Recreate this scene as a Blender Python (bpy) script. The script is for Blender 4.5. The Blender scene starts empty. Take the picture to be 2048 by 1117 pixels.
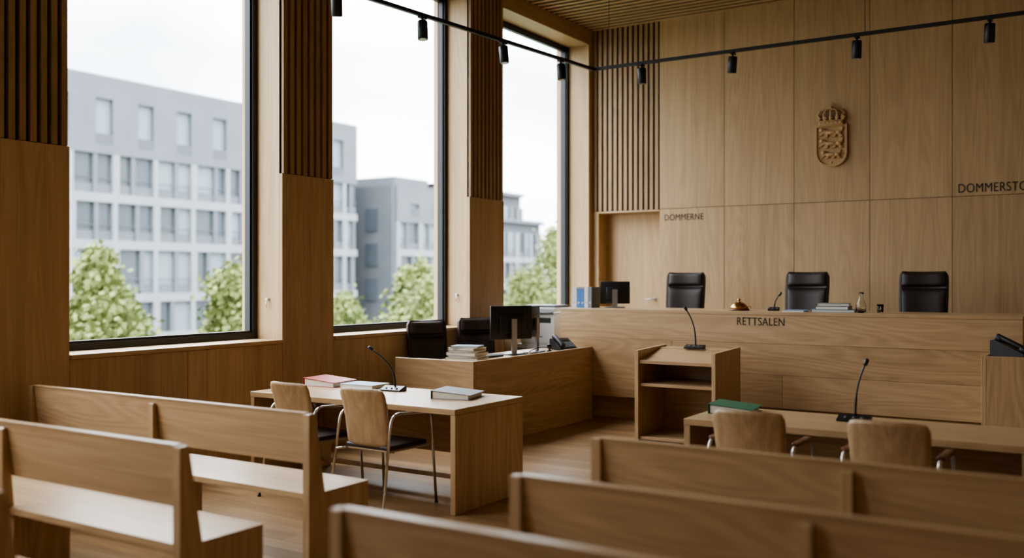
import bpy, bmesh, math, random
from mathutils import Vector, Matrix, Euler
random.seed(7)
scene = bpy.context.scene
COL = scene.collection

# ------------------------------------------------------------------ materials
def new_mat(name):
    m = bpy.data.materials.new(name); m.use_nodes = True
    nt = m.node_tree; b = nt.nodes["Principled BSDF"]
    return m, nt, b

def plain(name, col, rough=0.5, metal=0.0, bump=0.0, bscale=200, var=0.06, **kw):
    m, nt, b = new_mat(name)
    b.inputs["Roughness"].default_value = rough
    b.inputs["Metallic"].default_value = metal
    for k, v in kw.items():
        b.inputs[k.replace("_", " ")].default_value = v
    tc = nt.nodes.new("ShaderNodeTexCoord")
    n = nt.nodes.new("ShaderNodeTexNoise"); n.inputs["Scale"].default_value = bscale; n.inputs["Detail"].default_value = 2
    nt.links.new(tc.outputs["Object"], n.inputs["Vector"])
    mx = nt.nodes.new("ShaderNodeMix"); mx.data_type = 'RGBA'
    mx.inputs[6].default_value = (*[c*(1-var) for c in col], 1); mx.inputs[7].default_value = (*[min(1, c*(1+var)) for c in col], 1)
    nt.links.new(n.outputs["Fac"], mx.inputs[0]); nt.links.new(mx.outputs[2], b.inputs["Base Color"])
    if bump:
        bp = nt.nodes.new("ShaderNodeBump"); bp.inputs["Strength"].default_value = bump; bp.inputs["Distance"].default_value = 0.002
        nt.links.new(n.outputs["Fac"], bp.inputs["Height"]); nt.links.new(bp.outputs[0], b.inputs["Normal"])
    return m

def wood(name, dark, light, axis, rough=0.42, ring=0.35, spec=0.5, al=.55):
    m, nt, b = new_mat(name)
    L = nt.links.new; N = nt.nodes.new
    tc = N("ShaderNodeTexCoord"); geo = N("ShaderNodeNewGeometry")
    off = N("ShaderNodeMath"); off.operation = 'MULTIPLY'; off.inputs[1].default_value = 37.0
    L(geo.outputs["Random Per Island"], off.inputs[0])
    add = N("ShaderNodeVectorMath"); add.operation = 'ADD'
    L(tc.outputs["Object"], add.inputs[0]); L(off.outputs[0], add.inputs[1])
    def mapped(along, across):
        mp = N("ShaderNodeMapping"); s = [across]*3; s["XYZ".index(axis)] = along
        mp.inputs["Scale"].default_value = s; L(add.outputs[0], mp.inputs["Vector"]); return mp.outputs[0]
    n1 = N("ShaderNodeTexNoise"); n1.inputs["Scale"].default_value = 1; n1.inputs["Detail"].default_value = 1.2; n1.inputs["Distortion"].default_value = .15
    L(mapped(al, 3.6), n1.inputs["Vector"])
    mu = N("ShaderNodeMath"); mu.operation = 'MULTIPLY'; mu.inputs[1].default_value = 90
    L(n1.outputs["Fac"], mu.inputs[0])
    si = N("ShaderNodeMath"); si.operation = 'SINE'; L(mu.outputs[0], si.inputs[0])
    rr = N("ShaderNodeMapRange"); rr.inputs[1].default_value = -1; rr.inputs[2].default_value = 1
    L(si.outputs[0], rr.inputs[0])
    n2 = N("ShaderNodeTexNoise"); n2.inputs["Scale"].default_value = 1; n2.inputs["Detail"].default_value = 5; n2.inputs["Roughness"].default_value = .65
    L(mapped(1.6, 75), n2.inputs["Vector"])
    n3 = N("ShaderNodeTexNoise"); n3.inputs["Scale"].default_value = 1; n3.inputs["Detail"].default_value = 2
    L(mapped(al*.7, 7), n3.inputs["Vector"])
    def scl(o, k):
        q = N("ShaderNodeMath"); q.operation = 'MULTIPLY'; q.inputs[1].default_value = k; L(o, q.inputs[0]); return q.outputs[0]
    def ad(a, c):
        q = N("ShaderNodeMath"); q.operation = 'ADD'; L(a, q.inputs[0]); L(c, q.inputs[1]); return q.outputs[0]
    f = ad(ad(scl(rr.outputs[0], ring*.6), scl(n2.outputs["Fac"], .85)), ad(scl(n3.outputs["Fac"], .6), scl(geo.outputs["Random Per Island"], .22)))
    mr = N("ShaderNodeMapRange"); mr.inputs[1].default_value = .52; mr.inputs[2].default_value = 1.27
    L(f, mr.inputs[0])
    mx = N("ShaderNodeMix"); mx.data_type = 'RGBA'
    mx.inputs[6].default_value = (*dark, 1); mx.inputs[7].default_value = (*light, 1)
    L(mr.outputs[0], mx.inputs[0]); L(mx.outputs[2], b.inputs["Base Color"])
    b.inputs["Roughness"].default_value = rough
    b.inputs["Specular IOR Level"].default_value = spec
    bp = N("ShaderNodeBump"); bp.inputs["Strength"].default_value = .15; bp.inputs["Distance"].default_value = .002
    L(n2.outputs["Fac"], bp.inputs["Height"]); L(bp.outputs[0], b.inputs["Normal"])
    return m

OD, OL = (.295, .182, .090), (.52, .352, .196)
W = {a: wood("oak_"+a.lower(), OD, OL, a, rough=.36, al=.42) for a in "XYZ"}
WB = {a: wood("oak_wall_"+a.lower(), (.335, .215, .108), (.53, .37, .207), a, rough=.5, ring=.25, al=.28) for a in "XYZ"}
SLAT = wood("slat_wood", (.24, .145, .072), (.40, .265, .145), "Z", rough=.55)
SLATX = wood("ceiling_slat_wood", (.35, .23, .12), (.52, .37, .21), "X", rough=.6)
BACKING = plain("dark_backing", (.022, .014, .008), .9)
BLACK = plain("black_metal", (.012, .012, .013), .42)
BLKPL = plain("black_plastic", (.015, .015, .017), .38)
SCREEN = plain("screen_glass", (.008, .009, .011), .12)
GREYM = plain("grey_metal", (.35, .35, .36), .35, .8)
CHROME = plain("chrome", (.62, .6, .57), .18, 1.0)
LEATHER = plain("dark_leather", (.036, .024, .020), .5, bump=.5, bscale=260, var=.25)
WHITEPL = plain("white_plastic", (.68, .69, .70), .45)
GREYPL = plain("grey_plastic", (.16, .17, .18), .45)
PAPER = plain("paper", (.76, .75, .71), .8)
RED = plain("red_card", (.42, .055, .055), .5)
GREEN = plain("green_card", (.012, .15, .08), .45)
BLUEG = plain("bluegrey_card", (.22, .31, .42), .5)
GREYC = plain("grey_card", (.20, .22, .235), .5)
BLUE = plain("blue_card", (.06, .2, .5), .5)
CREAM = plain("cream_card", (.58, .47, .30), .6)
BRASS = plain("brass", (.55, .3, .12), .25, 1.0)
TEXTM = plain("lettering_black", (.024, .019, .016), .6)
CARVED = wood("carved_oak", (.40, .245, .11), (.57, .375, .19), "Z", rough=.5, ring=.15)
WALNUT = wood("walnut", (.10, .04, .018), (.22, .10, .05), "X", rough=.35)

def glass_pane():
    m, nt, b = new_mat("window_glass"); nt.nodes.remove(b)
    L = nt.links.new; N = nt.nodes.new
    t = N("ShaderNodeBsdfTransparent"); t.inputs[0].default_value = (.97, .985, .98, 1)
    g = N("ShaderNodeBsdfGlossy"); g.inputs["Roughness"].default_value = .02
    lw = N("ShaderNodeLayerWeight"); lw.inputs["Blend"].default_value = .5
    pw = N("ShaderNodeMath"); pw.operation = 'POWER'; pw.inputs[1].default_value = 5; L(lw.outputs["Facing"], pw.inputs[0])
    mr = N("ShaderNodeMapRange"); mr.inputs[3].default_value = .04; mr.inputs[4].default_value = .9; L(pw.outputs[0], mr.inputs[0])
    mx = N("ShaderNodeMixShader"); L(mr.outputs[0], mx.inputs[0]); L(t.outputs[0], mx.inputs[1]); L(g.outputs[0], mx.inputs[2])
    L(mx.outputs[0], nt.nodes["Material Output"].inputs[0]); return m
GLASSP = glass_pane()
CLEAR = plain("clear_glass", (.95, .97, .97), .02, var=0, Transmission_Weight=1.0, IOR=1.3)
def emis(name, col, s):
    m, nt, b = new_mat(name); b.inputs["Emission Color"].default_value = (*col, 1); b.inputs["Emission Strength"].default_value = s; b.inputs["Base Color"].default_value = (.8, .8, .8, 1); return m
FILL_GLOW = emis("fill_glow", (1, .88, .74), 2.6)  # glow of the added fill panels, no luminaire known here

def floor_mat():
    m, nt, b = new_mat("oak_floorboards"); L = nt.links.new; N = nt.nodes.new
    tc = N("ShaderNodeTexCoord")
    mp = N("ShaderNodeMapping"); L(tc.outputs["Object"], mp.inputs[0])
    br = N("ShaderNodeTexBrick"); br.inputs["Scale"].default_value = 1; br.inputs["Brick Width"].default_value = 1.9
    br.inputs["Row Height"].default_value = .145; br.inputs["Mortar Size"].default_value = .0015; br.inputs["Bias"].default_value = 0
    br.offset = .37
    br.inputs["Color1"].default_value = (.20, .118, .056, 1); br.inputs["Color2"].default_value = (.32, .20, .10, 1); br.inputs["Mortar"].default_value = (.05, .028, .014, 1)
    L(mp.outputs[0], br.inputs["Vector"])
    m2 = N("ShaderNodeMapping"); m2.inputs["Scale"].default_value = (1.6, 34, 1); L(tc.outputs["Object"], m2.inputs[0])
    n = N("ShaderNodeTexNoise"); n.inputs["Scale"].default_value = 1; n.inputs["Detail"].default_value = 5; n.inputs["Distortion"].default_value = .4; L(m2.outputs[0], n.inputs["Vector"])
    mr = N("ShaderNodeMapRange"); mr.inputs[1].default_value = .3; mr.inputs[2].default_value = .7; mr.inputs[3].default_value = .72; mr.inputs[4].default_value = 1.25
    L(n.outputs["Fac"], mr.inputs[0])
    mx = N("ShaderNodeVectorMath"); mx.operation = 'SCALE'; L(br.outputs["Color"], mx.inputs[0]); L(mr.outputs[0], mx.inputs["Scale"])
    L(mx.outputs[0], b.inputs["Base Color"]); b.inputs["Roughness"].default_value = .30
    bp = N("ShaderNodeBump"); bp.inputs["Strength"].default_value = .15; bp.inputs["Distance"].default_value = .002
    L(n.outputs["Fac"], bp.inputs["Height"]); L(bp.outputs[0], b.inputs["Normal"])
    return m
FLOORM = floor_mat()

# ------------------------------------------------------------------ mesh builder
class MB:
    def __init__(s): s.bm = bmesh.new(); s.mats = []
    def mi(s, m):
        if m not in s.mats: s.mats.append(m)
        return s.mats.index(m)
    def face(s, vs, m, smooth=False):
        try: f = s.bm.faces.new(vs)
        except ValueError: return
        f.material_index = s.mi(m); f.smooth = smooth
    def box(s, x0, x1, y0, y1, z0, z1, m, M=None):
        c = [Vector((x, y, z)) for z in (z0, z1) for y in (y0, y1) for x in (x0, x1)]
        if M: c = [M @ v for v in c]
        v = [s.bm.verts.new(p) for p in c]
        for q in ((0,2,3,1),(4,5,7,6),(0,1,5,4),(2,6,7,3),(0,4,6,2),(1,3,7,5)): s.face([v[i] for i in q], m)
    def prism(s, pts, axis, a0, a1, m, M=None):
        def P(p, a):
            if axis == 'X': v = Vector((a, p[0], p[1]))
            elif axis == 'Y': v = Vector((p[0], a, p[1]))
            else: v = Vector((p[0], p[1], a))
            return M @ v if M else v
        A = [s.bm.verts.new(P(p, a0)) for p in pts]; B = [s.bm.verts.new(P(p, a1)) for p in pts]
        n = len(pts); s.face(A, m); s.face(B[::-1], m)
        for i in range(n): s.face([A[i], B[i], B[(i+1) % n], A[(i+1) % n]], m)
    def tube(s, pts, r, m, seg=10, caps=True):
        pts = [Vector(p) for p in pts]; n = len(pts)
        rs = r if isinstance(r, (list, tuple)) else [r]*n
        rings = []; up = None
        for i, p in enumerate(pts):
            t = (pts[min(i+1, n-1)] - pts[max(i-1, 0)]).normalized()
            if up is None:
                up = Vector((0, 0, 1)) if abs(t.z) < .9 else Vector((1, 0, 0))
            a = (up - t*up.dot(t)).normalized(); up = a; bb = t.cross(a)
            rings.append([s.bm.verts.new(p + (a*math.cos(2*math.pi*k/seg) + bb*math.sin(2*math.pi*k/seg))*rs[i]) for k in range(seg)])
        for i in range(n-1):
            for k in range(seg):
                s.face([rings[i][k], rings[i][(k+1) % seg], rings[i+1][(k+1) % seg], rings[i+1][k]], m, True)
        if caps: s.face(rings[0][::-1], m); s.face(rings[-1], m)
    def cyl(s, p0, p1, r, m, seg=20, r1=None): s.tube([p0, p1], [r, r if r1 is None else r1], m, seg)
    def lathe(s, prof, c, m, seg=24):
        rings = []
        for (r, z) in prof:
            rings.append([s.bm.verts.new((c[0]+r*math.cos(2*math.pi*k/seg), c[1]+r*math.sin(2*math.pi*k/seg), c[2]+z)) for k in range(seg)])
        for i in range(len(prof)-1):
            for k in range(seg): s.face([rings[i][k], rings[i][(k+1) % seg], rings[i+1][(k+1) % seg], rings[i+1][k]], m, True)
        s.face(rings[0][::-1], m); s.face(rings[-1], m)
    def merge(s, tb, m, smooth=True):
        me = bpy.data.meshes.new("tmp"); tb.to_mesh(me); tb.free()
        n0 = len(s.bm.faces); s.bm.from_mesh(me); bpy.data.meshes.remove(me)
        s.bm.faces.ensure_lookup_table(); k = s.mi(m)
        for f in s.bm.faces[n0:]: f.material_index = k; f.smooth = smooth
    def rbox(s, c, d, r, m, M=None, seg=4):
        tb = bmesh.new(); bmesh.ops.create_cube(tb, size=1, matrix=Matrix.Diagonal((*d, 1)))
        bmesh.ops.bevel(tb, geom=tb.edges[:], offset=r, segments=seg, profile=.5, affect='EDGES')
        T = Matrix.Translation(c)
        bmesh.ops.transform(tb, matrix=(M @ T) if M else T, verts=tb.verts[:]); s.merge(tb, m)
    def sphere(s, c, r, m, sc=(1, 1, 1), sub=2):
        tb = bmesh.new(); bmesh.ops.create_icosphere(tb, subdivisions=sub, radius=r)
        bmesh.ops.transform(tb, matrix=Matrix.Translation(c) @ Matrix.Diagonal((*sc, 1)), verts=tb.verts[:]); s.merge(tb, m)
    def grid(s, fn, nu, nv, th, m):
        """two sided curved panel: fn(u,v)->(point, normal)"""
        A, B = [], []
        for j in range(nv+1):
            ra, rb = [], []
            for i in range(nu+1):
                p, n = fn(i/nu, j/nv); ra.append(s.bm.verts.new(p)); rb.append(s.bm.verts.new(p + n*th))
            A.append(ra); B.append(rb)
        for j in range(nv):
            for i in range(nu):
                s.face([A[j][i], A[j][i+1], A[j+1][i+1], A[j+1][i]], m, True)
                s.face([B[j][i], B[j+1][i], B[j+1][i+1], B[j][i+1]], m, True)
        for j in range(nv):
            s.face([A[j][0], A[j+1][0], B[j+1][0], B[j][0]], m); s.face([A[j][nu], B[j][nu], B[j+1][nu], A[j+1][nu]], m)
        for i in range(nu):
            s.face([A[0][i], B[0][i], B[0][i+1], A[0][i+1]], m); s.face([A[nv][i], A[nv][i+1], B[nv][i+1], B[nv][i]], m)
    def finish(s, name, loc=(0, 0, 0), rot=0, bevel=0.0):
        bmesh.ops.recalc_face_normals(s.bm, faces=s.bm.faces[:])
        me = bpy.data.meshes.new(name); s.bm.to_mesh(me); s.bm.free()
        for m in s.mats: me.materials.append(m)
        return place(name, me, loc, rot, bevel)
def place(name, me, loc=(0, 0, 0), rot=0, bevel=0.0):
    o = bpy.data.objects.new(name, me); COL.objects.link(o); o.location = loc; o.rotation_euler = (0, 0, rot)
    if bevel:
        b = o.modifiers.new("bevel", 'BEVEL'); b.width = bevel; b.segments = 2; b.limit_method = 'ANGLE'; b.angle_limit = math.radians(50)
    return o
def bez(p0, p1, p2, p3, n=12):
    p0, p1, p2, p3 = map(Vector, (p0, p1, p2, p3)); r = []
    for i in range(n+1):
        t = i/n; r.append(p0*(1-t)**3 + p1*3*t*(1-t)**2 + p2*3*t*t*(1-t) + p3*t**3)
    return r

# ------------------------------------------------------------------ room
XL, XR, YB, YF, ZC = -6.62, 2.0, 12.6, -3.0, 5.30
HS = 2.64
WINS = [(-1.55, .62), (1.33, 3.55), (4.27, 6.41), (7.10, 9.45), (10.20, 12.48)]
ZS, ZH = 1.05, 5.08

b = MB(); b.box(XL-.6, XR+.3, YF-.3, YB+.5, -.25, 0, FLOORM); b.finish("floor")

b = MB()
b.box(XL-.6, XR+.3, YF-.3, YB+.5, ZC+.012, ZC+.3, BACKING)
y = YF
while y < YB-.02:
    b.box(XL, XR, y, y+.066, ZC, ZC+.0119, SLATX); y += .14
b.finish("ceiling")
for (lx, ly) in ((-4.9, -1.6), (-1.8, -1.6), (-4.9, 1.6), (-1.8, 1.6), (-4.9, 4.8), (-1.8, 4.8), (-1.8, 7.6)):  # out-of-view glowing panels, added to brighten the interior
    b = MB(); b.box(-.75, .75, -.16, .16, 0, .045, WHITEPL); b.box(-.73, .73, -.14, .14, -.002, -.0005, FILL_GLOW); b.finish("added_fill_panel", (lx, ly, ZC-.048))

# left wall
b = MB(); XO, XC = -7.16, XL-.04
segs = []; prev = YF
for a, c in WINS: segs.append((prev, a)); prev = c
segs.append((prev, YB))
for (a, c) in segs:
    b.box(XO, XC, a, c, 0, ZC, WB["Z"])
    if c - a < .2:
        b.box(XC, XL, a, c, 0, ZC, WB["Z"]); continue
    b.box(XC, XC+.004, a+.001, c-.001, HS+.001, ZC-.001, BACKING)
    n = max(1, round((c-a)/.72)); w = (c-a)/n
    for i in range(n): b.box(XC, XL, a+i*w+(.0015 if i else 0), a+(i+1)*w-.0015, .0, HS-.004, WB["Z"])
    n = max(2, round((c-a)/.083)); w = (c-a)/n
    for i in range(n):
        y0 = a+i*w + w*.2
        b.box(XC+.003, XL, y0, y0+w*.6, HS, ZC, SLAT)
for (a, c) in WINS:
    b.box(XO, XC, a, c, 0, ZS-.001, WB["Z"]); mid = (a+c)/2
    b.box(XC, XL, a+.002, mid-.002, 0, ZS-.004, WB["Z"]); b.box(XC, XL, mid+.002, c-.002, 0, ZS-.004, WB["Z"])
    b.box(XO, XL, a, c, ZH, ZC, WB["Y"])
b.finish("wall_left", bevel=.0015)
for i, (a, c) in enumerate(WINS):
    b = MB(); b.box(XO, XL+.022, a+.002, c-.002, ZS, ZS+.035, W["Y"]); b.finish("trim_%d" % (i+1), bevel=.003)
    b = MB(); x0, x1 = -7.06, -6.95; z0, z1 = ZS+.036, ZH-.002; t = .055
    a += .002; c -= .002
    b.box(x0, x1, a, a+t, z0, z1, BLACK); b.box(x0, x1, c-t, c, z0, z1, BLACK)
    b.box(x0, x1, a+t, c-t, z0, z0+t, BLACK); b.box(x0, x1, a+t, c-t, z1-t, z1, BLACK)
    s = .02; x2 = x0+.03
    for q in ((a+t, a+t+s, z0+t, z1-t), (c-t-s, c-t, z0+t, z1-t), (a+t+s, c-t-s, z0+t, z0+t+s), (a+t+s, c-t-s, z1-t-s, z1-t)):
        b.box(x2, x1-.02, *q, BLACK)
    gx = x0+.05; gy0, gy1, gz0, gz1 = a+t+s-.003, c-t-s+.003, z0+t+s-.003, z1-t-s+.003
    b.face([b.bm.verts.new(p) for p in ((gx, gy0, gz0), (gx, gy1, gz0), (gx, gy1, gz1), (gx, gy0, gz1))], GLASSP)
    b.cyl((-6.80, c+.0015, 1.46), (-6.80, c-.03, 1.46), .014, WHITEPL, 12); b.cyl((-6.80, c-.025, 1.44), (-6.80, c-.025, 1.38), .005, CHROME, 8)
    b.finish("window_%d" % (i+1))

# back wall
b = MB(); YP = YB+.04
NX0, NX1, NZ0, NZ1 = -6.52, -5.56, .45, HS-.03
b.box(NX1, XR+.3, YP, YB+.5, 0, ZC, WB["Z"])
b.box(XL-.5, NX1, YP, YB+.5, NZ1, ZC, WB["Z"])
b.box(XL-.5, NX0, YP, YB+.5, 0, NZ1, WB["Z"])
b.box(NX0, NX1, YP, YB+.5, 0, NZ0-.002, WB["Z"])
b.box(NX0, NX1, YB+.32, YB+.5, NZ0, NZ1, WB["Z"])
b.box(XL, NX0, YB, YP, 0, HS-.004, WB["Z"]); b.box(NX0, NX1, YB, YP, NZ1, HS-.004, WB["X"])
b.box(XL, -5.555, YP-.004, YP, HS, ZC, BACKING)
n = 13; w = (-5.56-XL)/n
for i in range(n):
    x0 = XL+i*w+w*.2; b.box(x0, x0+w*.62, YB, YP-.003, HS, ZC, SLAT)
xs = [-5.553+.95*k for k in range(9)]
for i in range(8):
    x0, x1 = xs[i], min(xs[i+1], XR)
    if x0 >= XR: break
    b.box(x0+.003, x1-.003, YB, YP, 0, HS-.003, WB["Z"]); b.box(x0+.003, x1-.003, YB, YP, HS+.003, ZC, WB["Z"])
b.finish("wall_back", bevel=.0015)

b = MB(); b.box(NX0+.002, NX1-.002, YB+.26, YB+.315, NZ0+.003, NZ1-.002, WB["Z"])
hx = -5.74; b.cyl((hx, YB+.26, 1.36), (hx, YB+.20, 1.36), .01, GREYM, 12); b.cyl((hx+.005, YB+.205, 1.36), (hx-.12, YB+.205, 1.36), .009, GREYM, 12)
b.cyl((hx, YB+.26, 1.36), (hx, YB+.25, 1.36), .025, GREYM, 16)
b.finish("door_1", bevel=.002)

b = MB()
yy = YF
while yy < YB-.1:
    y1 = min(yy+.95, YB); b.box(XR, XR+.3, yy+.002, y1-.002, 0, HS-.003, WB["Z"]); b.box(XR, XR+.3, yy+.002, y1-.002, HS+.003, ZC, WB["Z"]); yy += .95
b.finish("wall_right")
b = MB()
xx = XL
while xx < XR-.05:
    x1 = min(xx+.95, XR); b.box(xx+.002, x1-.002, YF-.3, YF, 0, HS-.003, WB["Z"]); b.box(xx+.002, x1-.002, YF-.3, YF, HS+.003, ZC, WB["Z"]); xx += .95
b.finish("wall_front")

# dais
b = MB(); b.box(-5.72, .35, 10.325, YB-.002, .001, .449, W["X"]); b.box(XL+.002, -5.722, 11.25, YB-.002, .001, .449, W["X"]); b.finish("judges_platform", bevel=.003)

# ------------------------------------------------------------------ judges' bench
JB = 10.10; JT = 1.30
b = MB()
x0, x1 = -5.74, -.80
b.box(x0, x1, JB, JB+.78, JT-.035, JT, W["X"])
hts = [.28, .63, .96, JT-.036]
brk = [[x0, -3.05, x1], [x0, -4.3, x1], [x0, x1]]
for i in range(3):
    for j in range(len(brk[i])-1):
        b.box(brk[i][j]+.0008, brk[i][j+1]-.0008, JB, JB+.035, hts[i]+.0008, hts[i+1]-.0008, W["X"])
b.box(x0, x0+.035, JB+.036, JB+.78, .452, JT-.036, W["Y"]); b.box(x1-.035, x1, JB+.036, JB+.78, .452, JT-.036, W["Y"])
for xm in (-4.1, -2.4): b.box(xm, xm+.03, JB+.036, JB+.70, .452, JT-.036, W["Y"])
b.box(x0+.04, x1-.04, JB+.036, JB+.22, .28, .31, W["X"])
b.finish("judges_bench", bevel=.003)

def text(name, s, x0, width, y, zc, h):
    cu = bpy.data.curves.new(name, 'FONT'); cu.body = s; cu.extrude = .001; cu.size = 1; cu.space_character = 1.06
    o = bpy.data.objects.new(name, cu); COL.objects.link(o)
    bpy.context.view_layer.update()
    dg = bpy.context.evaluated_depsgraph_get(); me = bpy.data.meshes.new_from_object(o.evaluated_get(dg))
    bpy.data.objects.remove(o)
    vs = [v.co for v in me.vertices]; mnx, mxx = min(v.x for v in vs), max(v.x for v in vs); mny, mxy = min(v.y for v in vs), max(v.y for v in vs)
    for v in me.vertices:
        u = (v.co.x-mnx)/(mxx-mnx)*width; w = (v.co.y-(mny+mxy)/2)/(mxy-mny)*h; d = v.co.z
        v.co = (x0+u, y-.001-(d+.001), zc+w)
    me.materials.clear(); me.materials.append(TEXTM)
    return place(name, me)
text("raised_lettering", "DOMMERNE", -5.475, .575, YB, 2.515, .088)
text("raised_lettering", "DOMMERSTOL", -1.685, .80, YB, 2.735, .108)
text("raised_lettering", "RETTSALEN", -3.545, .515, JB, 1.195, .084)

# ------------------------------------------------------------------ coat of arms
def arms():
    b = MB(); cx, y0 = 0, 0
    def outline(w, top, bot, n=10):
        pts = [(-w, top), (w, top), (w, bot+.17)]
        for i in range(1, n): 
            a = i/n*math.pi/2; pts.append((w*math.cos(a)**.8, bot+.17-.17*math.sin(a)))
        pts.append((0, bot))
        for i in range(n-1, 0, -1):
            a = i/n*math.pi/2; pts.append((-w*math.cos(a)**.8, bot+.17-.17*math.sin(a)))
        pts.append((-w, bot+.17)); return pts
    O, I = outline(.198, .13, -.40), outline(.178, .11, -.378)
    b.prism(O, 'Y', 0, -.018, CARVED)
    n = len(O)
    vo = [b.bm.verts.new((p[0], -.040, p[1])) for p in O]; vi = [b.bm.verts.new((p[0], -.040, p[1])) for p in I]
    vob = [b.bm.verts.new((p[0], -.018, p[1])) for p in O]; vib = [b.bm.verts.new((p[0], -.0175, p[1])) for p in I]
    for i in range(n):
        k = (i+1) % n
        b.face([vo[i], vo[k], vi[k], vi[i]], CARVED); b.face([vo[i], vo[k], vob[k], vob[i]], CARVED); b.face([vi[i], vi[k], vib[k], vib[i]], CARVED)
    lion = [(.02,.40),(.05,.50),(.14,.57),(.23,.53),(.28,.42),(.45,.37),(.65,.40),(.78,.36),(.83,.44),(.78,.54),(.86,.62),(.98,.54),(.94,.42),(.91,.30),(.88,.20),(.96,.06),(.85,.02),(.80,.15),(.70,.20),(.67,.05),(.55,.02),(.60,.20),(.40,.21),(.37,.05),(.25,.02),(.30,.20),(.22,.26),(.10,.13),(.01,.18),(.10,.29),(.15,.34),(.06,.35)]
    for k, (zz, wd) in enumerate([(-.035, .32), (-.175, .32), (-.305, .26)]):
        pts = [((p[0]-.5)*wd, zz+p[1]*.235*(wd/.32)) for p in lion]
        b.prism(pts, 'Y', -.017, -.046, CARVED)
        b.sphere((-.36*wd, -.046, zz+.107*(wd/.32)), .024, CARVED, (1.1, .5, 1))
        b.sphere((.0*wd, -.044, zz+.068*(wd/.32)), .03, CARVED, (2.2, .45, .8)); b.sphere((.3*wd, -.044, zz+.066*(wd/.32)), .026, CARVED, (1.4, .5, 1))
    for (hx, hz) in [(-.145,.0),(.15,-.10),(-.15,-.15),(.15,-.24),(-.12,-.29),(0,-.345)]:
        b.sphere((hx, -.02, hz), .013, CARVED, (1, .8, 1))
    z0 = .155
    b.rbox((0, -.03, z0), (.30, .06, .045), .01, CARVED)
    b.rbox((0, -.03, z0+.03), (.31, .068, .012), .005, CARVED); b.rbox((0, -.03, z0-.024), (.31, .068, .012), .005, CARVED)
    for i in range(6): b.sphere((-.125+i*.05, -.062, z0), .012, CARVED, (1.2, .6, .8))
    for i, hx in enumerate((-.15, -.075, 0, .075, .15)):
        hh = z0+.05; b.prism([(hx-.022, z0+.03), (hx+.022, z0+.03), (hx+.014, hh), (hx+.032, hh+.014), (hx+.014, hh+.028), (hx, hh+.05), (hx-.014, hh+.028), (hx-.032, hh+.014), (hx-.014, hh)], 'Y', -.03, -.062, CARVED)
    for sgn in (-1, 1):
        for w_, yy in ((.185, -.03), (.095, -.055)):
            P4 = bez((sgn*.145*w_/.185, yy, z0+.04), (sgn*w_*1.15, yy, z0+.15), (sgn*.09*w_/.185, yy, z0+.20), (0, yy+.01, z0+.165), 20)
            b.tube(P4, .011, CARVED)
            for t in (.25, .45, .65, .85):
                b.sphere(P4[int(t*20)]+Vector((0, -.008, 0)), .014, CARVED, sub=1)
    b.tube([(0, -.06, z0+.04), (0, -.06, z0+.16)], .010, CARVED)
    b.sphere((0, -.04, z0+.192), .026, CARVED); b.box(-.007, .007, -.047, -.033, z0+.21, z0+.262, CARVED); b.box(-.022, .022, -.047, -.033, z0+.229, z0+.243, CARVED)
    b.prism([(-.14, z0+.03), (.14, z0+.03), (.16, z0+.10), (.10, z0+.16), (0, z0+.165), (-.10, z0+.16), (-.16, z0+.10)], 'Y', 0, -.016, SLAT)
    return b.finish("coat_of_arms", (-3.17, YB-.002, 3.49), 0, .002)
arms()

# ------------------------------------------------------------------ audience benches
def pew(x0, x1, y, div=True):
    b = MB(); H = .90; D = .50; t = .048; L = x1-x0; SH = .45
    prof = [(0, 0), (0, H-.004), (.008, H), (.045, H), (.052, H-.006), (.125, SH+.0), (.125, SH-.001), (D-.01, SH-.001), (D-.01, 0)]
    for xx in (0, L-t):
        b.prism(prof, 'X', xx, xx+t, W["Z"])
    b.prism([(.010, H-.004), (.038, H-.004), (.068, .615), (.040, .615)], 'X', t+.0005, L-t-.0005, W["X"])
    b.prism([(.006, H-.003), (.006, H+.006), (.046, H+.006), (.046, H-.003)], 'X', t-.01, L-t+.01, W["X"])
    b.box(t+.0005, L-t-.0005, .02, D, SH-.032, SH+.003, W["X"])
    b.box(L-t, L, .127, D, SH, SH+.003, W["X"]); b.box(0, t, .127, D, SH, SH+.003, W["X"])
    b.box(t+.0005, L-t-.0005, D-.12, D-.095, SH-.12, SH-.033, W["X"])
    if div:
        xm = L/2; b.prism([(-.012, SH-.034), (-.012, H-.035), (-.002, H-.028), (.009, H-.028), (.04, .6), (.055, SH-.034)], 'X', xm-.022, xm+.022, W["Z"])
        b.box(xm-.022, xm+.022, .05, D-.13, .0, SH-.034, W["Z"])
    return b.finish("audience_bench", (x0, y, 0), 0, .004)
pew(-6.50, -3.80, 3.88); pew(-6.38, -3.55, 2.82); pew(-6.28, -3.34, 1.86)
pew(-2.12, .22, 4.02); pew(-1.98, .26, 3.09); pew(-2.19, .26, 2.33)

# ------------------------------------------------------------------ tables
def table(name, x0, x1, y0, y1, h=.74):
    b = MB(); L = x1-x0; D = y1-y0; t = .042
    b.box(0, L, 0, D, h-t, h, W["X"])
    b.box(0, t, .004, D-.004, 0, h-t-.001, W["Z"]); b.box(L-t, L, .004, D-.004, 0, h-t-.001, W["Z"])
    b.box(t+.001, L-t-.001, D-.10, D-.075, .26, h-t-.001, W["X"])
    b.box(t+.001, L-t-.001, D-.30, D-.27, .10, .135, W["X"])
    return b.finish(name, (x0, y0, 0), 0, .003)
table("witness_table", -5.97, -3.93, 5.43, 6.33)
table("counsel_table", -2.43, -.43, 5.90, 6.62)

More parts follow.
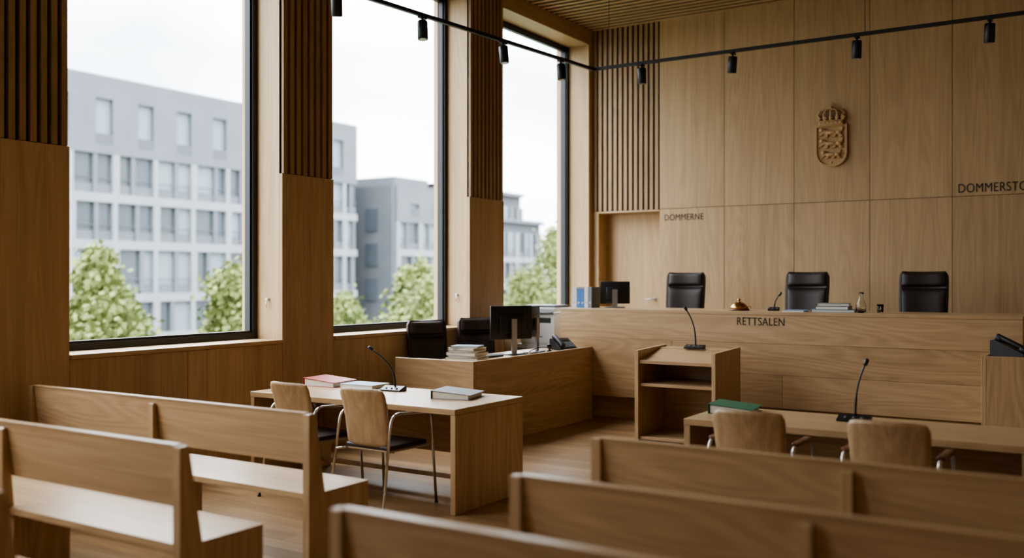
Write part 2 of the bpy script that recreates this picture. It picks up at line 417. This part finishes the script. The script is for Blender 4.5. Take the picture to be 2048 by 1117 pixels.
# ------------------------------------------------------------------ clerk's desk
b = MB(); h = .85
b.box(-6.28, -5.31, 7.64, 7.68, 0, h, W["X"])
b.box(-5.35, -5.31, 7.681, JB-.002, .0, h, W["Y"])
b.box(-6.28, -6.24, 7.681, 7.95, 0, h-.03, W["Y"])
b.box(-6.239, -5.351, 7.681, 7.95, h-.055, h-.025, W["X"])
b.box(-5.93, -5.351, 7.951, JB-.002, h-.055, h-.025, W["Y"])
b.box(-5.93, -5.36, JB-.04, JB-.003, 0, h-.056, W["X"])
b.finish("clerk_desk", bevel=.003)

# side desk at right
b = MB(); b.box(-1.08, -1.04, 9.46, JB-.002, 0, .965, W["Z"]); b.box(-1.039, 1.0, 9.46, 9.50, 0, .965, W["Z"]); b.box(-1.039, 1.0, 9.501, JB-.002, .925, .955, W["X"]); b.box(1.0, 1.04, 9.46, JB-.002, 0, .965, W["Z"])
b.finish("side_desk", bevel=.003)

# lectern
b = MB(); w, d = .86, .72; t = .04; h = .945
for xx in (0, w-t): b.prism([(0, 0), (0, h-.02), (d, h), (d, 0)], 'X', xx, xx+t, W["Z"])
b.prism([(.02, .79), (.02, .825), (d-.20, h-.03), (d-.20, h-.065)], 'X', t+.001, w-t-.001, W["X"])
b.box(t+.001, w-t-.001, d-.199, d-.001, h-.055, h-.02, W["X"])
b.box(t+.001, w-t-.001, .03, d-.045, .56, .59, W["X"]); b.box(t+.001, w-t-.001, d-.04, d-.005, 0, h-.056, W["X"])
b.box(t+.001, w-t-.001, .03, d-.045, .02, .05, W["X"])
b.finish("lectern", (-4.21, 8.93, 0), 0, .003)

# ------------------------------------------------------------------ chairs
def office_chair_mesh(w=.52, backtop=1.27, backz=.56, name="chair"):
    """faces -Y"""
    b = MB(); H = backtop-backz
    Mb = Matrix.Translation((0, .22, backz)) @ Matrix.Rotation(math.radians(-7), 4, 'X')
    def fn(off, sgn):
        def f(u, v):
            uu = u*2-1; hw = w/2*(.93+.07*math.sin(min(1, v*1.2)*math.pi/2))
            if v > .9: hw *= 1-.12*((v-.9)/.1)**2
            p = Vector((uu*hw, .045*(-(uu**2))*1.0 + .02 - off, v*H))
            return Mb @ p, (Mb.to_3x3() @ Vector((0, 1, 0)))
        return f
    b.grid(fn(0, 1), 14, 16, .05, LEATHER)
    for (v0, v1, dp) in ((.02, .74, .035), (.765, .985, .045)):
        def f2(u, v, v0=v0, v1=v1, dp=dp):
            uu = u*2-1; V = v0+(v1-v0)*v; hw = w/2*.92*(.93+.07*math.sin(min(1, V*1.2)*math.pi/2))
            e = (1-abs(uu)**6)*(1-abs(2*v-1)**8)
            p = Vector((uu*hw, .02-.045*uu*uu*.85-dp*e, V*H)); return Mb @ p, (Mb.to_3x3() @ Vector((0, 1, 0)))
        b.grid(f2, 16, 12, .02, LEATHER)
    b.rbox((0, -.02, .49), (w*.98, .50, .09), .035, LEATHER); b.rbox((0, -.02, .435), (w*.85, .42, .03), .01, BLKPL)
    for s in (-1, 1):
        b.rbox((s*(w/2+.03), -.02, .665), (.05, .27, .03), .012, LEATHER)
        b.tube(bez((s*(w/2-.06), .0, .43), (s*(w/2+.06), .0, .43), (s*(w/2+.03), .0, .5), (s*(w/2+.03), .0, .655)), .013, GREYM)
    b.cyl((0, 0, .14), (0, 0, .43), .028, GREYM); b.cyl((0, 0, .08), (0, 0, .2), .04, BLKPL)
    for k in range(5):
        a = k*2*math.pi/5+.3; e = Vector((math.cos(a)*.28, math.sin(a)*.28, .075))
        b.tube([(0, 0, .12), e], [.026, .016], GREYM, 8)
        tdir = Vector((-math.sin(a), math.cos(a), 0))*.018; c = Vector((e.x, e.y, .03)); b.cyl(c-tdir, c+tdir, .03, BLKPL, 14); b.cyl(c, e, .009, BLKPL, 8)
    bmesh.ops.recalc_face_normals(b.bm, faces=b.bm.faces[:])
    me = bpy.data.meshes.new(name); b.bm.to_mesh(me); b.bm.free()
    for m in b.mats: me.materials.append(m)
    return me
JM = office_chair_mesh(.51, 1.29, .56, "judge_chair")
for (x, yy, r) in ((-4.75, 11.35, .05), (-3.20, 11.25, -.04), (-1.88, 11.25, .06)):
    place("judge_chair", JM, (x, yy, .45), r)
CM = office_chair_mesh(.46, 1.20, .52, "office_chair")
place("office_chair", CM, (-6.22, 8.28, 0), math.radians(62)); place("office_chair", CM, (-6.20, 9.20, 0), math.radians(62))

def visitor_chair_mesh(pads, name, H=.43):
    """faces +Y; rear at y=0"""
    b = MB(); w = .43
    def f(u, v):
        uu = u*2-1; V = v; hw = w/2*(.90+.10*V)
        if V > .88: hw *= 1-.10*((V-.88)/.12)**2.2
        if V < .1: hw *= 1-.06*((.1-V)/.1)**2
        top = .0 - .012*(abs(uu)**6 if V > .8 else 0)
        y = -.05*V + .045*uu*uu*(.6+.4*V) + .03*math.sin(V*math.pi) + .05*(1-V)**3
        p = Vector((uu*hw, y, .46+V*H+top)); return p, Vector((0, 1, 0))
    b.grid(f, 14, 16, .013, W["Z"])
    b.rbox((0, .27, .455), (.42, .42, .035), .014, LEATHER); b.rbox((0, .27, .433), (.41, .41, .014), .005, W["Y"])
    for s in (-1, 1):
        x = s*.245
        pts = [Vector((x+s*.015, -.06, .0)), Vector((x, .02, .55))] + bez((x, .03, .60), (x, .04, .675), (x, .07, .70), (x, .13, .70), 6) + [Vector((x, .40, .685))] + bez((x, .42, .683), (x, .47, .68), (x, .485, .65), (x, .49, .58), 6) + [Vector((x+s*.01, .53, 0))]
        b.tube(pts, .0105, CHROME, 10)
        b.tube([(x, .0, .43), (x*.8, .06, .43), (x*.8, .46, .43), (x, .5, .43)], .009, CHROME, 8)
        if pads: b.rbox((x, .24, .708), (.045, .28, .022), .009, WALNUT)
        for yy in (-.06, .53): b.cyl((x+s*(.015 if yy < 0 else .01), yy, 0), (x+s*.012, yy, .012), .014, BLKPL, 10)
    b.tube([(-.2, .12, .425), (.2, .12, .425)], .009, CHROME, 8); b.tube([(-.2, .42, .425), (.2, .42, .425)], .009, CHROME, 8)
    bmesh.ops.recalc_face_normals(b.bm, faces=b.bm.faces[:])
    me = bpy.data.meshes.new(name); b.bm.to_mesh(me); b.bm.free()
    for m in b.mats: me.materials.append(m)
    return me
V1 = visitor_chair_mesh(False, "visitor_chair", .42); V2 = visitor_chair_mesh(True, "visitor_armchair", .44)
place("visitor_chair", V1, (-5.28, 5.17, 0), -.08); place("visitor_chair", V1, (-4.56, 5.17, 0), -.03)
place("visitor_armchair", V2, (-1.82, 5.36, 0), .02); place("visitor_armchair", V2, (-1.06, 5.36, 0), -.02)

# ------------------------------------------------------------------ microphones
def mic(loc, h=.34, lean=(-.1, 0), rot=0, base=.17):
    b = MB()
    b.prism([(-.05, 0), (-.055, .012), (.03, .04), (.055, .036), (.055, 0)], 'X', -base/2, base/2, BLKPL)
    for i in range(3): b.cyl((-.05+i*.05, -.02, .022), (-.05+i*.05, -.023, .030), .008, GREYPL, 10)
    P = bez((0, .03, .03), (0, .03, h*.55), (lean[0]*.35, .03+lean[1]*.35, h*.75), (lean[0], .03+lean[1], h), 16)
    b.tube(P, [.0085]*5+[.0062]*12, BLKPL, 12)
    d = (P[-1]-P[-3]).normalized(); b.tube([P[-1]-d*.01, P[-1], P[-1]+d*.03, P[-1]+d*.04], [.007, .014, .014, .009], BLKPL, 12)
    b.finish("gooseneck_microphone", loc, rot)
mic((-5.02, 6.08, .74), .33, (-.20, -.04), .1, .19)
mic((-3.78, 9.47, .926), .40, (-.09, -.03), 0, .2)
mic((-1.46, 6.36, .74), .36, (.05, .05), 0, .2)
mic((-3.27, 10.50, JT+.001), .17, (.06, -.02), 0, .1)

# ------------------------------------------------------------------ binders and papers
def binder_into(b, M, col, w=.29, l=.32, h=.06):
    """lying flat: spine along local Y at x=0"""
    b.box(0, .004, 0, l, 0, h, col, M)
    b.prism([(0, 0), (w, 0), (w, .003), (0, .003)], 'Y', 0, l, col, M)
    b.prism([(0, h-.003), (w, h*.55), (w, h*.55+.003), (0, h)], 'Y', 0, l, col, M)
    b.prism([(.012, .0035), (w-.02, .0035), (w-.02, h*.54), (.012, h*.86)], 'Y', .01, l-.01, PAPER, M)
    b.cyl(M @ Vector((-.001, l*.25, h/2)), M @ Vector((.002, l*.25, h/2)), .012, GREYM, 14)
def binder(loc, rot, col, name="ring_binder", **k):
    b = MB(); binder_into(b, Matrix.Identity(4), col, **k); b.finish(name, loc, rot)
binder((-5.90, 5.95, .74), math.radians(6), RED, h=.07, w=.33)
b = MB(); b.box(0, .33, 0, .24, 0, .027, PAPER); b.box(-.004, .335, -.003, .244, .0275, .031, BLUEG)
b.finish("document_folder", (-5.55, 6.03, .741), math.radians(4))
binder((-4.44, 5.82, .74), math.radians(14), GREYC, h=.065, w=.32)
binder((-2.38, 6.20, .74), math.radians(6), GREEN, h=.065, w=.30, l=.31)
def stack(name, loc, items, rot=0):
    b = MB(); z = 0
    for (w, l, h, c, r) in items:
        M = Matrix.Translation((0, 0, z)) @ Matrix.Rotation(r, 4, 'Z')
        b.box(-w/2, w/2, -l/2, l/2, 0, .003, c, M); b.box(-w/2+.006, w/2-.006, -l/2+.006, l/2-.006, .003, h-.003, PAPER, M); b.box(-w/2, w/2, -l/2, l/2, h-.003, h, c, M); b.box(-w/2, -w/2+.003, -l/2, l/2, .0005, h-.0005, c, M)
        z += h+.0005
    b.finish(name, loc, rot)
stack("document_stack", (-5.62, 7.98, .826), [(.36, .28, .030, CREAM, 0), (.33, .25, .024, BLUEG, .09), (.34, .26, .028, CREAM, -.10), (.32, .24, .024, GREYC, .06), (.31, .24, .024, CREAM, -.14), (.29, .22, .018, BLUEG, .16)], .15)
stack("binder_stack", (-2.60, 10.42, JT+.001), [(.44, .28, .028, BLUEG, .05), (.34, .26, .034, GREYPL, -.05), (.33, .25, .032, GREYPL, .06)], .1)
b = MB(); b.box(-.11, .11, -.15, .15, 0, .012, PAPER); b.box(-.10, .12, -.14, .14, .0125, .018, BLUEG); b.finish("paper_sheets", (-2.99, 10.36, JT), .1)
b = MB(); x = 0
for (t, hh, c) in ((.07, .25, WHITEPL), (.05, .22, BLUE), (.055, .22, BLUE), (.05, .25, WHITEPL), (.05, .25, GREYC)):
    b.box(x, x+.004, 0, .22, 0, hh, c); b.box(x+t-.006, x+t-.002, 0, .22, 0, hh, c); b.box(x+.004, x+t-.006, 0, .004, 0, hh, c); b.box(x+.005, x+t-.007, .005, .21, .004, hh-.015, PAPER); b.cyl((x+t/2, -.001, .06), (x+t/2, .002, .06), .012, GREYM, 12); x += t
b.finish("ring_binder_row", (-5.73, 10.36, JT))

# bell
b = MB(); b.lathe([(.0, 0), (.105, 0), (.115, .008), (.11, .018), (.0, .02)], (0, 0, 0), WALNUT, 32)
b.lathe([(.10, .02), (.098, .035), (.085, .06), (.06, .082), (.03, .094), (.012, .098), (.012, .108), (.020, .114), (.020, .124), (.010, .132), (.0005, .134)], (0, 0, 0), BRASS, 32)
b.tube(bez((.105, 0, .02), (.145, 0, .03), (.14, 0, .05), (.10, 0, .045)), .006, BRASS)
b.finish("brass_bell", (-3.62, 10.38, JT))

# carafe & glass
b = MB(); b.lathe([(.045, 0), (.05, .01), (.052, .06), (.045, .10), (.022, .15), (.019, .18), (.03, .21), (.028, .21), (.017, .18), (.020, .15), (.042, .10), (.048, .06), (.045, .012), (.001, .01)], (0, 0, 0), CLEAR, 28); b.finish("water_carafe", (-2.31, 10.36, JT))
b = MB(); b.lathe([(.028, 0), (.03, .005), (.034, .09), (.032, .09), (.028, .01), (.001, .009)], (0, 0, 0), CLEAR, 24); b.finish("drinking_glass", (-2.12, 10.36, JT))

# ------------------------------------------------------------------ electronics
def monitor(loc, rot, w=.52, h=.31, stand=.40, name="computer_monitor"):
    """screen faces +Y, back -Y"""
    b = MB(); zc = stand
    b.rbox((0, 0, zc), (w, .022, h), .006, BLKPL, seg=2); b.box(-w/2+.01, w/2-.01, .0112, .0125, zc-h/2+.014, zc+h/2-.01, SCREEN)
    b.rbox((0, -.022, zc-.01), (w*.6, .03, h*.55), .012, BLKPL, seg=2)
    b.box(-.032, .032, -.075, -.052, .01, zc+.04, GREYM); b.box(-.03, .03, -.055, -.03, zc-.04, zc+.03, BLKPL)
    b.rbox((0, -.03, .007), (.24, .19, .014), .005, GREYM, seg=2)
    b.finish(name, loc, rot)
monitor((-5.70, 8.93, .826), math.radians(64), .53, .37, .345)
monitor((-5.66, 9.30, .826), math.radians(100), .46, .35, .345)
monitor((-5.24, 10.56, JT), math.radians(25), .36, .27, .185, "desktop_monitor")

def phone(loc, rot, sc=1):
    b = MB()
    b.prism([(-.11, 0), (-.11, .02), (.08, .095), (.11, .09), (.11, 0)], 'X', -.10, .10, BLKPL)
    M = Matrix.Translation((0, -.015, .060)) @ Matrix.Rotation(math.radians(21.5), 4, 'X')
    b.rbox((-.07, 0, .022), (.045, .21, .026), .010, BLKPL, M); b.rbox((-.07, .085, .014), (.05, .045, .03), .01, BLKPL, M); b.rbox((-.07, -.085, .014), (.05, .045, .03), .01, BLKPL, M)
    b.box(-.03, .085, .03, .085, .0005, .004, SCREEN, M)
    for i in range(4):
        for j in range(4): b.box(-.025+i*.028, -.007+i*.028, -.085+j*.026, -.069+j*.026, .0, .005, GREYPL, M)
    o = b.finish("desk_phone", loc, rot, .0015); o.scale = (sc, sc, sc*1.2)
phone((-5.52, 9.78, .826), math.radians(60), 1.15); phone((-.86, 9.74, .956), math.radians(75), 1.3)
b = MB(); b.rbox((0, 0, .012), (.06, .11, .024), .01, BLKPL); b.tube(bez((0, .05, .012), (.02, .15, .03), (.1, .1, .05), (.12, .02, .01)), .003, BLKPL); b.finish("computer_mouse", (-5.86, 8.5, .826), .4)
b = MB(); b.rbox((0, 0, .01), (.15, .40, .018), .005, BLKPL)
for i in range(4):
    for j in range(12): b.box(-.06+i*.03, -.036+i*.03, -.185+j*.031, -.160+j*.031, .019, .022, GREYPL)
b.finish("computer_keyboard", (-5.66, 8.42, .826), .05)
b = MB(); b.tube(bez((-5.60, 8.75, .832), (-5.45, 8.9, .832), (-5.5, 9.2, .832), (-5.42, 9.5, .832), 14), .005, BLKPL); b.tube(bez((-5.52, 8.95, .832), (-5.40, 9.1, .95), (-5.46, 9.3, .87), (-5.44, 9.62, .833), 14), .005, BLKPL); b.tube(bez((-5.72, 8.75, .832), (-5.5, 8.62, .832), (-5.42, 8.8, .832), (-5.40, 9.0, .832), 14), .005, BLKPL); b.finish("desk_cables")
b = MB(); b.lathe([(.03, 0), (.035, .01), (.012, .02), (.01, .04)], (0, 0, 0), BLKPL, 16); b.sphere((0, 0, .06), .03, BLKPL); b.cyl((0, -.02, .06), (0, -.032, .06), .014, SCREEN, 14); b.finish("webcam", (-5.50, 9.42, .826))

# printer on stand
b = MB(); b.box(-.29, .29, -.27, .27, 0, .83, WHITEPL); b.box(-.27, .27, -.275, -.27, .05, .4, GREYC); b.box(-.27, .27, -.275, -.27, .42, .78, GREYC)
b.finish("printer_cabinet", (-6.27, 10.62, 0), 0, .004)
b = MB()
b.rbox((0, 0, .19), (.50, .46, .38), .015, WHITEPL, seg=2)
b.box(-.23, .23, -.2325, -.22, .03, .12, WHITEPL); b.box(-.08, .08, -.2345, -.23, .09, .105, GREYPL)
b.box(-.20, .20, -.234, -.15, .27, .335, BLKPL)
b.rbox((0, .01, .435), (.48, .42, .05), .012, WHITEPL, seg=2); b.rbox((0, .02, .475), (.44, .36, .03), .01, GREYPL, seg=2)
b.rbox((.12, -.25, .40), (.22, .08, .02), .006, GREYPL, Matrix.Identity(4), 2)
b.finish("laser_printer", (-6.22, 10.58, .831), 0)

# ------------------------------------------------------------------ track lighting
b = MB(); ZT = 4.2
P0 = Vector((-5.45, 10.4, ZT)); dX = .0896
def onleft(y): return Vector((-5.45+dX*(y-10.4), y, ZT))
def beam(b, A, B, w=.036, h=.036):
    d = (B-A); L = d.length; ang = math.atan2(d.y, d.x); M = Matrix.Translation(A) @ Matrix.Rotation(ang, 4, 'Z'); b.box(-w/2, L, -w/2, w/2, -h/2, h/2, BLACK, M)
beam(b, onleft(10.4+.018), onleft(3.0)); beam(b, P0, Vector((1.2, 10.4, ZT)))
for p in (Vector((-5.24, 10.4, ZT)), Vector((-2.28, 10.4, ZT)), Vector((.6, 10.4, ZT)), onleft(7.6), onleft(4.2)):
    b.tube([p, (p.x, p.y, ZC-.004)], .003, BLACK, 6); b.cyl((p.x, p.y, ZC-.015), (p.x, p.y, ZC-.002), .03, BLACK, 14)
heads = [(onleft(6.275), (-.15, .2)), (onleft(7.37), (.12, -.1)), (onleft(8.63), (.12, -.05)), (onleft(9.70), (.1, 0)), (Vector((-4.81, 10.4, ZT)), (0, .05)), (Vector((-3.70, 10.4, ZT)), (-.1, .1)), (Vector((-2.36, 10.4, ZT)), (-.05, .1)), (Vector((-1.11, 10.4, ZT)), (-.05, .1))]
for p, (tx, ty) in heads:
    b.box(p.x-.02, p.x+.02, p.y-.05, p.y+.05, ZT-.035, ZT-.018, BLACK)
    b.cyl(p+Vector((0, 0, -.035)), p+Vector((0, 0, -.075)), .010, BLACK, 10)
    d = Vector((tx, ty, -1)).normalized(); a = p+Vector((0, 0, -.06)); b.tube([a, a+d*.01, a+d*.18, a+d*.185], [.044, .050, .050, .046], BLACK, 20)
    b.cyl(a+d*.1851, a+d*.187, .036, GREYM, 16)
b.finish("track_light")

# ------------------------------------------------------------------ exterior
GZ = -2.5
CONC = plain("pale_concrete", (.19, .20, .215), .8, bscale=.6, var=.12)
CLAD = plain("grey_cladding", (.095, .104, .118), .8, bscale=.5, var=.15)
CLADD = plain("dark_cladding", (.068, .074, .084), .8, bscale=.4, var=.2)
WGL = plain("facade_glass", (.05, .06, .07), .25, bscale=.3, var=.4)
WGL2 = plain("facade_blind", (.15, .18, .205), .5, bscale=.3, var=.1)
GROUND = plain("lawn_and_paving", (.07, .085, .055), .9, bscale=.2, var=.3)
b = MB(); b.box(-200, -7.3, -60, 200, GZ-.2, GZ, GROUND); b.finish("exterior_ground")
rnd = random.Random(3)
def facadeX(b, xf, y0, y1, floors, top, bay=3.15, depth=14):
    """facade facing +X at x=xf"""
    b.box(xf-depth, xf-.5, y0, y1, GZ, top, CLADD)
    n = int((y1-y0)/bay)
    for fi, (z0, z1, kind) in enumerate(floors):
        b.box(xf-.5, xf, y0, y1, z0-.30, z0+.28, CONC if kind else CLAD)
        for k in range(n+1):
            yy = y0+k*bay
            if kind == 0:
                if yy+bay < y1:
                    b.box(xf-.5, xf, yy, yy+bay-1.25, z0+.28, top-.4, CLAD)
                    b.box(xf-.45, xf-.3, yy+bay-1.25, yy+bay, z0+1.0, z1-1.2, WGL2); b.box(xf-.45, xf-.02, yy+bay-1.25, yy+bay, z0+.28, z0+1.0, CLADD)
                    b.box(xf-.45, xf-.01, yy+bay-1.25, yy+bay, z1-1.2, top-.4, CLAD)
                else: b.box(xf-.5, xf, yy, y1, z0+.28, top-.4, CLAD)
            else:
                ww = .5 if (k+fi) % 2 else .35
                if yy+ww >= y1: b.box(xf-.5, xf, yy, y1, z0+.28, z1-.3, CONC); continue
                b.box(xf-.5, xf, yy, yy+ww, z0+.28, z1-.3, CONC)
                y2 = min(yy+bay, y1); m = yy+ww+(y2-yy-ww)*rnd.choice((.35, .6, .5))
                b.box(xf-.45, xf-.3, yy+ww, m, z0+.28, z1-.3, WGL if rnd.random() < .6 else WGL2)
                b.box(xf-.45, xf-.05, m, min(m+.3, y2), z0+.28, z1-.3, CLAD)
                if m+.3 < y2: b.box(xf-.45, xf-.3, m+.3, y2, z0+.28, z1-.3, WGL2 if rnd.random() < .5 else WGL)
                if kind == 1:
                    b.box(xf-.44, xf-.2, yy+ww, y2, z0+.28, z0+.9, CLAD)
                    b.tube([(xf-.08, yy+ww, z0+1.25), (xf-.08, y2, z0+1.25)], .03, CLADD, 6)
    b.box(xf-depth, xf, y0, y1, top-.4, top, CLAD)
b = MB()
facadeX(b, -56, 14, 63, [(GZ+.2, .4, 2), (.4, 3.9, 1), (3.9, 6.95, 1), (6.95, 10.1, 1), (10.1, 14.6, 0)], 14.9)
b.finish("office_building")
b = MB()
facadeX(b, -54, 66, 81, [(GZ+.2, .8, 2), (.8, 4.0, 1), (4.0, 7.0, 1), (7.0, 9.6, 0)], 9.9, depth=9)
b.box(-66, -54.2, 65.5, 66, GZ, 9.9, CLADD)
for k in range(3):
    for j in range(3): b.box(-64+k*3.4, -62.6+k*3.4, 65.4, 65.5, -.3+j*3.1, 1.7+j*3.1, WGL)
b.box(-61, -56, 68, 73, 9.9, 11, CLAD); b.finish("office_building")
b = MB()
facadeX(b, -58, 82.5, 98, [(GZ+.2, .8, 2), (.8, 3.8, 1), (3.8, 7.2, 1)], 8.4, depth=3.9)
facadeX(b, -62, 83, 100, [(GZ+.2, .8, 2), (.8, 4.0, 1), (4.0, 7.2, 1), (7.2, 10.6, 1)], 12.0, depth=8)
b.finish("office_building")

LEAF = plain("leaves", (.12, .145, .04), .85, bscale=1.5, var=.35)
BARK = plain("bark", (.05, .04, .03), .9)
def tree(x, y, h, r, seed):
    rr = random.Random(seed); b = MB(); base = GZ
    b.tube([(x, y, base), (x+.05, y, base+h*.4), (x, y+.1, base+h*.8)], [.14, .1, .04], BARK, 8)
    lobes = []
    for i in range(40):
        a = rr.random()*6.28; t = rr.random(); zz = base+h*(.18+.76*t); R = r*(1.2-1.0*t)*rr.uniform(.1, .95)
        lobes.append((Vector((x+math.cos(a)*R, y+math.sin(a)*R, zz)), r*rr.uniform(.22, .46)*(1.1-.55*t)))
        b.tube([(x, y, base+h*(.2+.5*t)), lobes[-1][0]], [.04, .015], BARK, 5)
    for c, R in lobes:
        for k in range(200):
            d = Vector((rr.gauss(0, 1), rr.gauss(0, 1), rr.gauss(0, 1))); p = c+d*R*.58
            u = Vector((rr.gauss(0, 1), rr.gauss(0, 1), rr.gauss(0, 1))).normalized(); v = u.orthogonal().normalized(); s = .115
            b.face([b.bm.verts.new(p+u*s), b.bm.verts.new(p+v*s*.7), b.bm.verts.new(p-u*s), b.bm.verts.new(p-v*s*.7)], LEAF)
    b.finish("birch_tree")
def ray(px, d): 
    k = (px-1024)/1925; return ((-.5373+.8434*k)*d, (.8434+.5373*k)*d)
for i, (px, d, ytop, r) in enumerate([(190, 27, 500, 1.5), (238, 33, 575, 1.3), (470, 30, 500, 1.6), (832, 36, 512, 1.75), (1112, 60, 455, 2.4), (1050, 62, 540, 2.3), (690, 48, 595, 1.7)]):
    X, Y = ray(px, d); tree(X, Y, 1.65+(558.5-ytop)*d/1925-GZ, r, i+11)

# ------------------------------------------------------------------ world + lights
w = bpy.data.worlds.new("overcast_sky"); scene.world = w; w.use_nodes = True
nt = w.node_tree; bg = nt.nodes["Background"]; L = nt.links.new; N = nt.nodes.new
tc = N("ShaderNodeTexCoord"); mp = N("ShaderNodeMapping"); mp.inputs["Scale"].default_value = (1, 1, 2.6); L(tc.outputs["Generated"], mp.inputs[0])
n = N("ShaderNodeTexNoise"); n.inputs["Scale"].default_value = 3.2; n.inputs["Detail"].default_value = 4; L(mp.outputs[0], n.inputs["Vector"])
cr = N("ShaderNodeValToRGB"); cr.color_ramp.elements[0].position = .35; cr.color_ramp.elements[0].color = (.50, .56, .63, 1); cr.color_ramp.elements[1].position = .62; cr.color_ramp.elements[1].color = (.94, .97, 1, 1)
L(n.outputs["Fac"], cr.inputs[0]); L(cr.outputs[0], bg.inputs[0])
# overcast luminance rises towards the zenith
sx = N("ShaderNodeSeparateXYZ"); L(tc.outputs["Generated"], sx.inputs[0])
mr = N("ShaderNodeMapRange"); mr.inputs[1].default_value = .22; mr.inputs[2].default_value = 1.0; mr.inputs[3].default_value = 8.4; mr.inputs[4].default_value = 26.0
L(sx.outputs["Z"], mr.inputs[0]); L(mr.outputs[0], bg.inputs[1])
for i, (a, c) in enumerate(WINS):
    ld = bpy.data.lights.new("window_portal", 'AREA'); ld.shape = 'RECTANGLE'; ld.size = ZH-ZS; ld.size_y = c-a; ld.cycles.is_portal = True
    o = bpy.data.objects.new("window_portal", ld); COL.objects.link(o); o.location = (-7.2, (a+c)/2, (ZS+ZH)/2); o.rotation_euler = (0, math.radians(-90), 0)
try: scene.view_settings.look = 'AgX - Medium High Contrast'
except Exception: pass

# ------------------------------------------------------------------ camera
cd = bpy.data.cameras.new("camera"); cam = bpy.data.objects.new("camera", cd); COL.objects.link(cam)
cd.sensor_width = 36; cd.lens = 36*1925/2048; cd.clip_end = 500
cam.location = (0, 0, 1.65); cam.rotation_euler = (math.radians(90), 0, math.radians(32.5))
cd.dof.use_dof = True; cd.dof.focus_distance = 8.4; cd.dof.aperture_fstop = .85
scene.camera = cam
